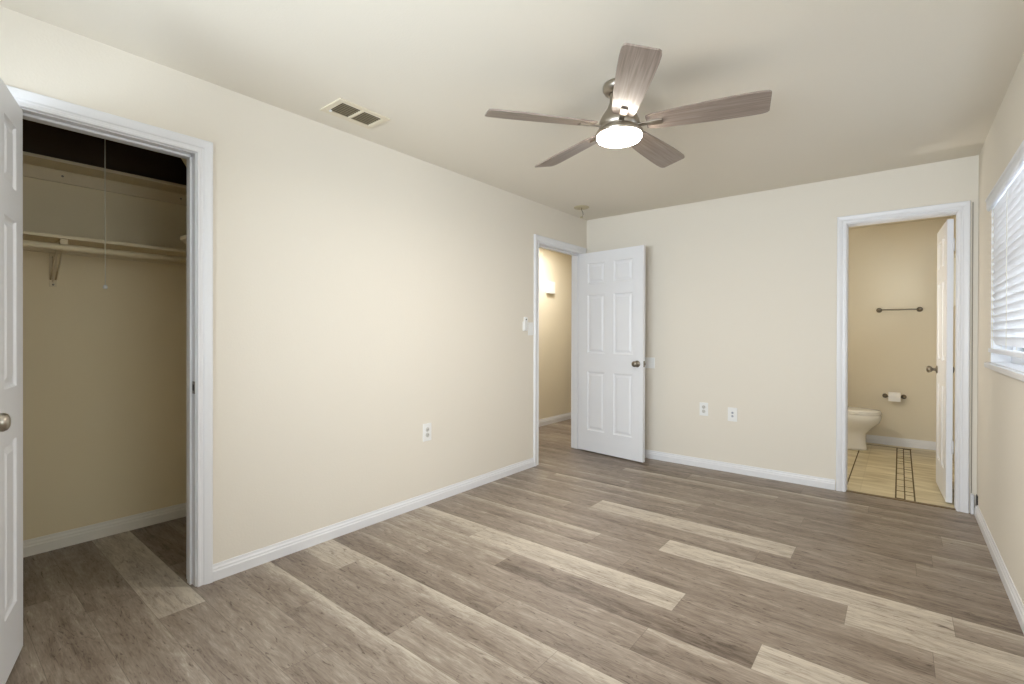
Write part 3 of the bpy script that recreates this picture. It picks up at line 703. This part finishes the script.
# ------------------------------------------------------------------ bathroom
TY = BY1-.001
tb = thing('towel_bar', 'brushed metal towel bar on the bathroom far wall', 'towel bar', (2.617, BY1, 1.49))
m = MB(); m.tube([(2.445, TY-.062, 1.493), (2.79, TY-.062, 1.493)], .0075, 14); m.build('bar', M_BRON, tb)
for x in (2.445, 2.79):
    m = MB(); m.lathe([(0, 0), (.027, 0), (.027, .005), (.019, .012), (.010, .022), (.009, .050), (.013, .058), (.015, .066), (.011, .075), (0, .077)], axis=(0, -1, 0), origin=(x, TY, 1.493), n=24); m.build('post', M_BRON, tb)
tp = thing('toilet_paper_holder', 'brushed metal toilet paper holder on the bathroom far wall', 'paper holder', (2.56, BY1, .54))
for x in (2.500, 2.662):
    m = MB(); m.lathe([(0, 0), (.024, 0), (.024, .005), (.016, .012), (.009, .020), (.009, .060), (.013, .068), (.012, .080), (0, .084)], axis=(0, -1, 0), origin=(x, TY, .545), n=24); m.build('post', M_BRON, tp)
m = MB(); m.tube([(2.500, TY-.070, .545), (2.662, TY-.070, .545)], .006, 12); m.build('roller', M_BRON, tp)
rl = thing('toilet_paper_roll', 'white toilet paper roll on the holder in the bathroom', 'toilet paper', (2.583, TY-.07, .545))
m = MB(); m.lathe([(.018, -.052), (.050, -.052), (.050, .052), (.018, .052), (.018, -.052)], axis=(1, 0, 0), origin=(2.583, TY-.070, .545), n=36); m.build('roll', M_PAPER, rl)
m = MB()
m.sweep([(-.052, 0), (.052, 0), (.052, .001), (-.052, .001)], [((2.583, TY-.070-.051*math.cos(a_), .545+.051*math.sin(a_)), (1, 0, 0), (0, -math.cos(a_), math.sin(a_))) for a_ in [math.radians(d_) for d_ in range(80, -1, -16)]]+[((2.583, TY-.1215, .50), (1, 0, 0), (0, -1, 0))])
m.build('loose_sheet', M_PAPER, rl)

TOY = 6.30
to = thing('toilet', 'white toilet with closed lid beside the bathroom door opening', 'toilet', (2.1, TOY, 0))
def egg(cx, a, bw, n=40, pw=2.0):
    """plan outline: elongated to +x, squarer to -x"""
    pts = []
    for i in range(n):
        t = 2*math.pi*i/n; c, s = math.cos(t), math.sin(t)
        pts.append((cx+(a*c if c > 0 else a*.72*c), bw*s))
    return pts
def loft(mb, levels, cap=True):
    rings = [[mb.bm.verts.new((x, TOY+y, z)) for x, y in pts] for pts, z in levels]; n = len(rings[0])
    for a, b in zip(rings, rings[1:]):
        for i in range(n): f = mb.bm.faces.new((a[i], a[(i+1) % n], b[(i+1) % n], b[i])); f.smooth = True
    if cap:
        for r in (rings[0][::-1], rings[-1]):
            f = mb.bm.faces.new(r); f.smooth = True
m = MB()
loft(m, [(egg(2.13, .235, .105), .004), (egg(2.13, .230, .100), .03), (egg(2.13, .220, .092), .10), (egg(2.14, .215, .095), .18), (egg(2.17, .235, .125), .24),
         (egg(2.20, .265, .165), .30), (egg(2.205, .275, .182), .345), (egg(2.205, .278, .186), .375), (egg(2.205, .270, .180), .388)])
m.build('bowl', M_PORC, to)
m = MB(); loft(m, [(egg(2.21, .272, .184), .389), (egg(2.21, .276, .187), .394), (egg(2.21, .274, .185), .405), (egg(2.21, .268, .180), .409)]); m.build('seat', M_PORC, to)
m = MB(); loft(m, [(egg(2.21, .268, .182), .4095), (egg(2.21, .272, .185), .415), (egg(2.21, .262, .178), .428), (egg(2.21, .20, .13), .433)]); m.build('lid', M_PORC, to)
m = MB(); m.box((1.77, TOY-.22, .39), (1.96, TOY+.22, .74)); m.build('tank', M_PORC, to, bevel=.025, seg=3)
m = MB(); m.box((1.76, TOY-.23, .742), (1.97, TOY+.23, .775)); m.build('tank_lid', M_PORC, to, bevel=.012, seg=3)
m = MB(); m.box((1.85, TOY-.12, .28), (2.05, TOY+.12, .39)); m.build('neck', M_PORC, to, bevel=.03, seg=3)
m = MB(); m.lathe([(0, 0), (.014, 0), (.014, .012), (0, .014)], axis=(1, 0, 0), origin=(1.96, TOY-.15, .67), n=16); m.box((1.967, TOY-.15, .664), (1.975, TOY-.08, .676)); m.build('flush_handle', M_NICK, to)

vl = thing('vanity_light', 'unseen globe lamp on the bathroom side wall, lowered for its light', 'wall lamp', (1.80, 5.05, 1.35))  # unseen lamp, hung low to even the light on the far wall
m = MB(); m.lathe([(0, 0), (.05, 0), (.05, .015), (.02, .02), (.02, .06), (0, .06)], axis=(1, 0, 0), origin=(BX0+.001, 5.05, 1.35), n=24); m.build('base', M_BRON, vl)
m = MB(); m.lathe([(0, -.06), (.03, -.052), (.052, -.03), (.06, 0), (.052, .03), (.03, .052), (0, .06)], axis=(0, 0, 1), origin=(1.86, 5.05, 1.35), n=24); m.build('globe', M_GLOBE, vl)
light('vanity_lamp', 'POINT', (1.96, 5.05, 1.35), 13, (1, .96, .91), .05)
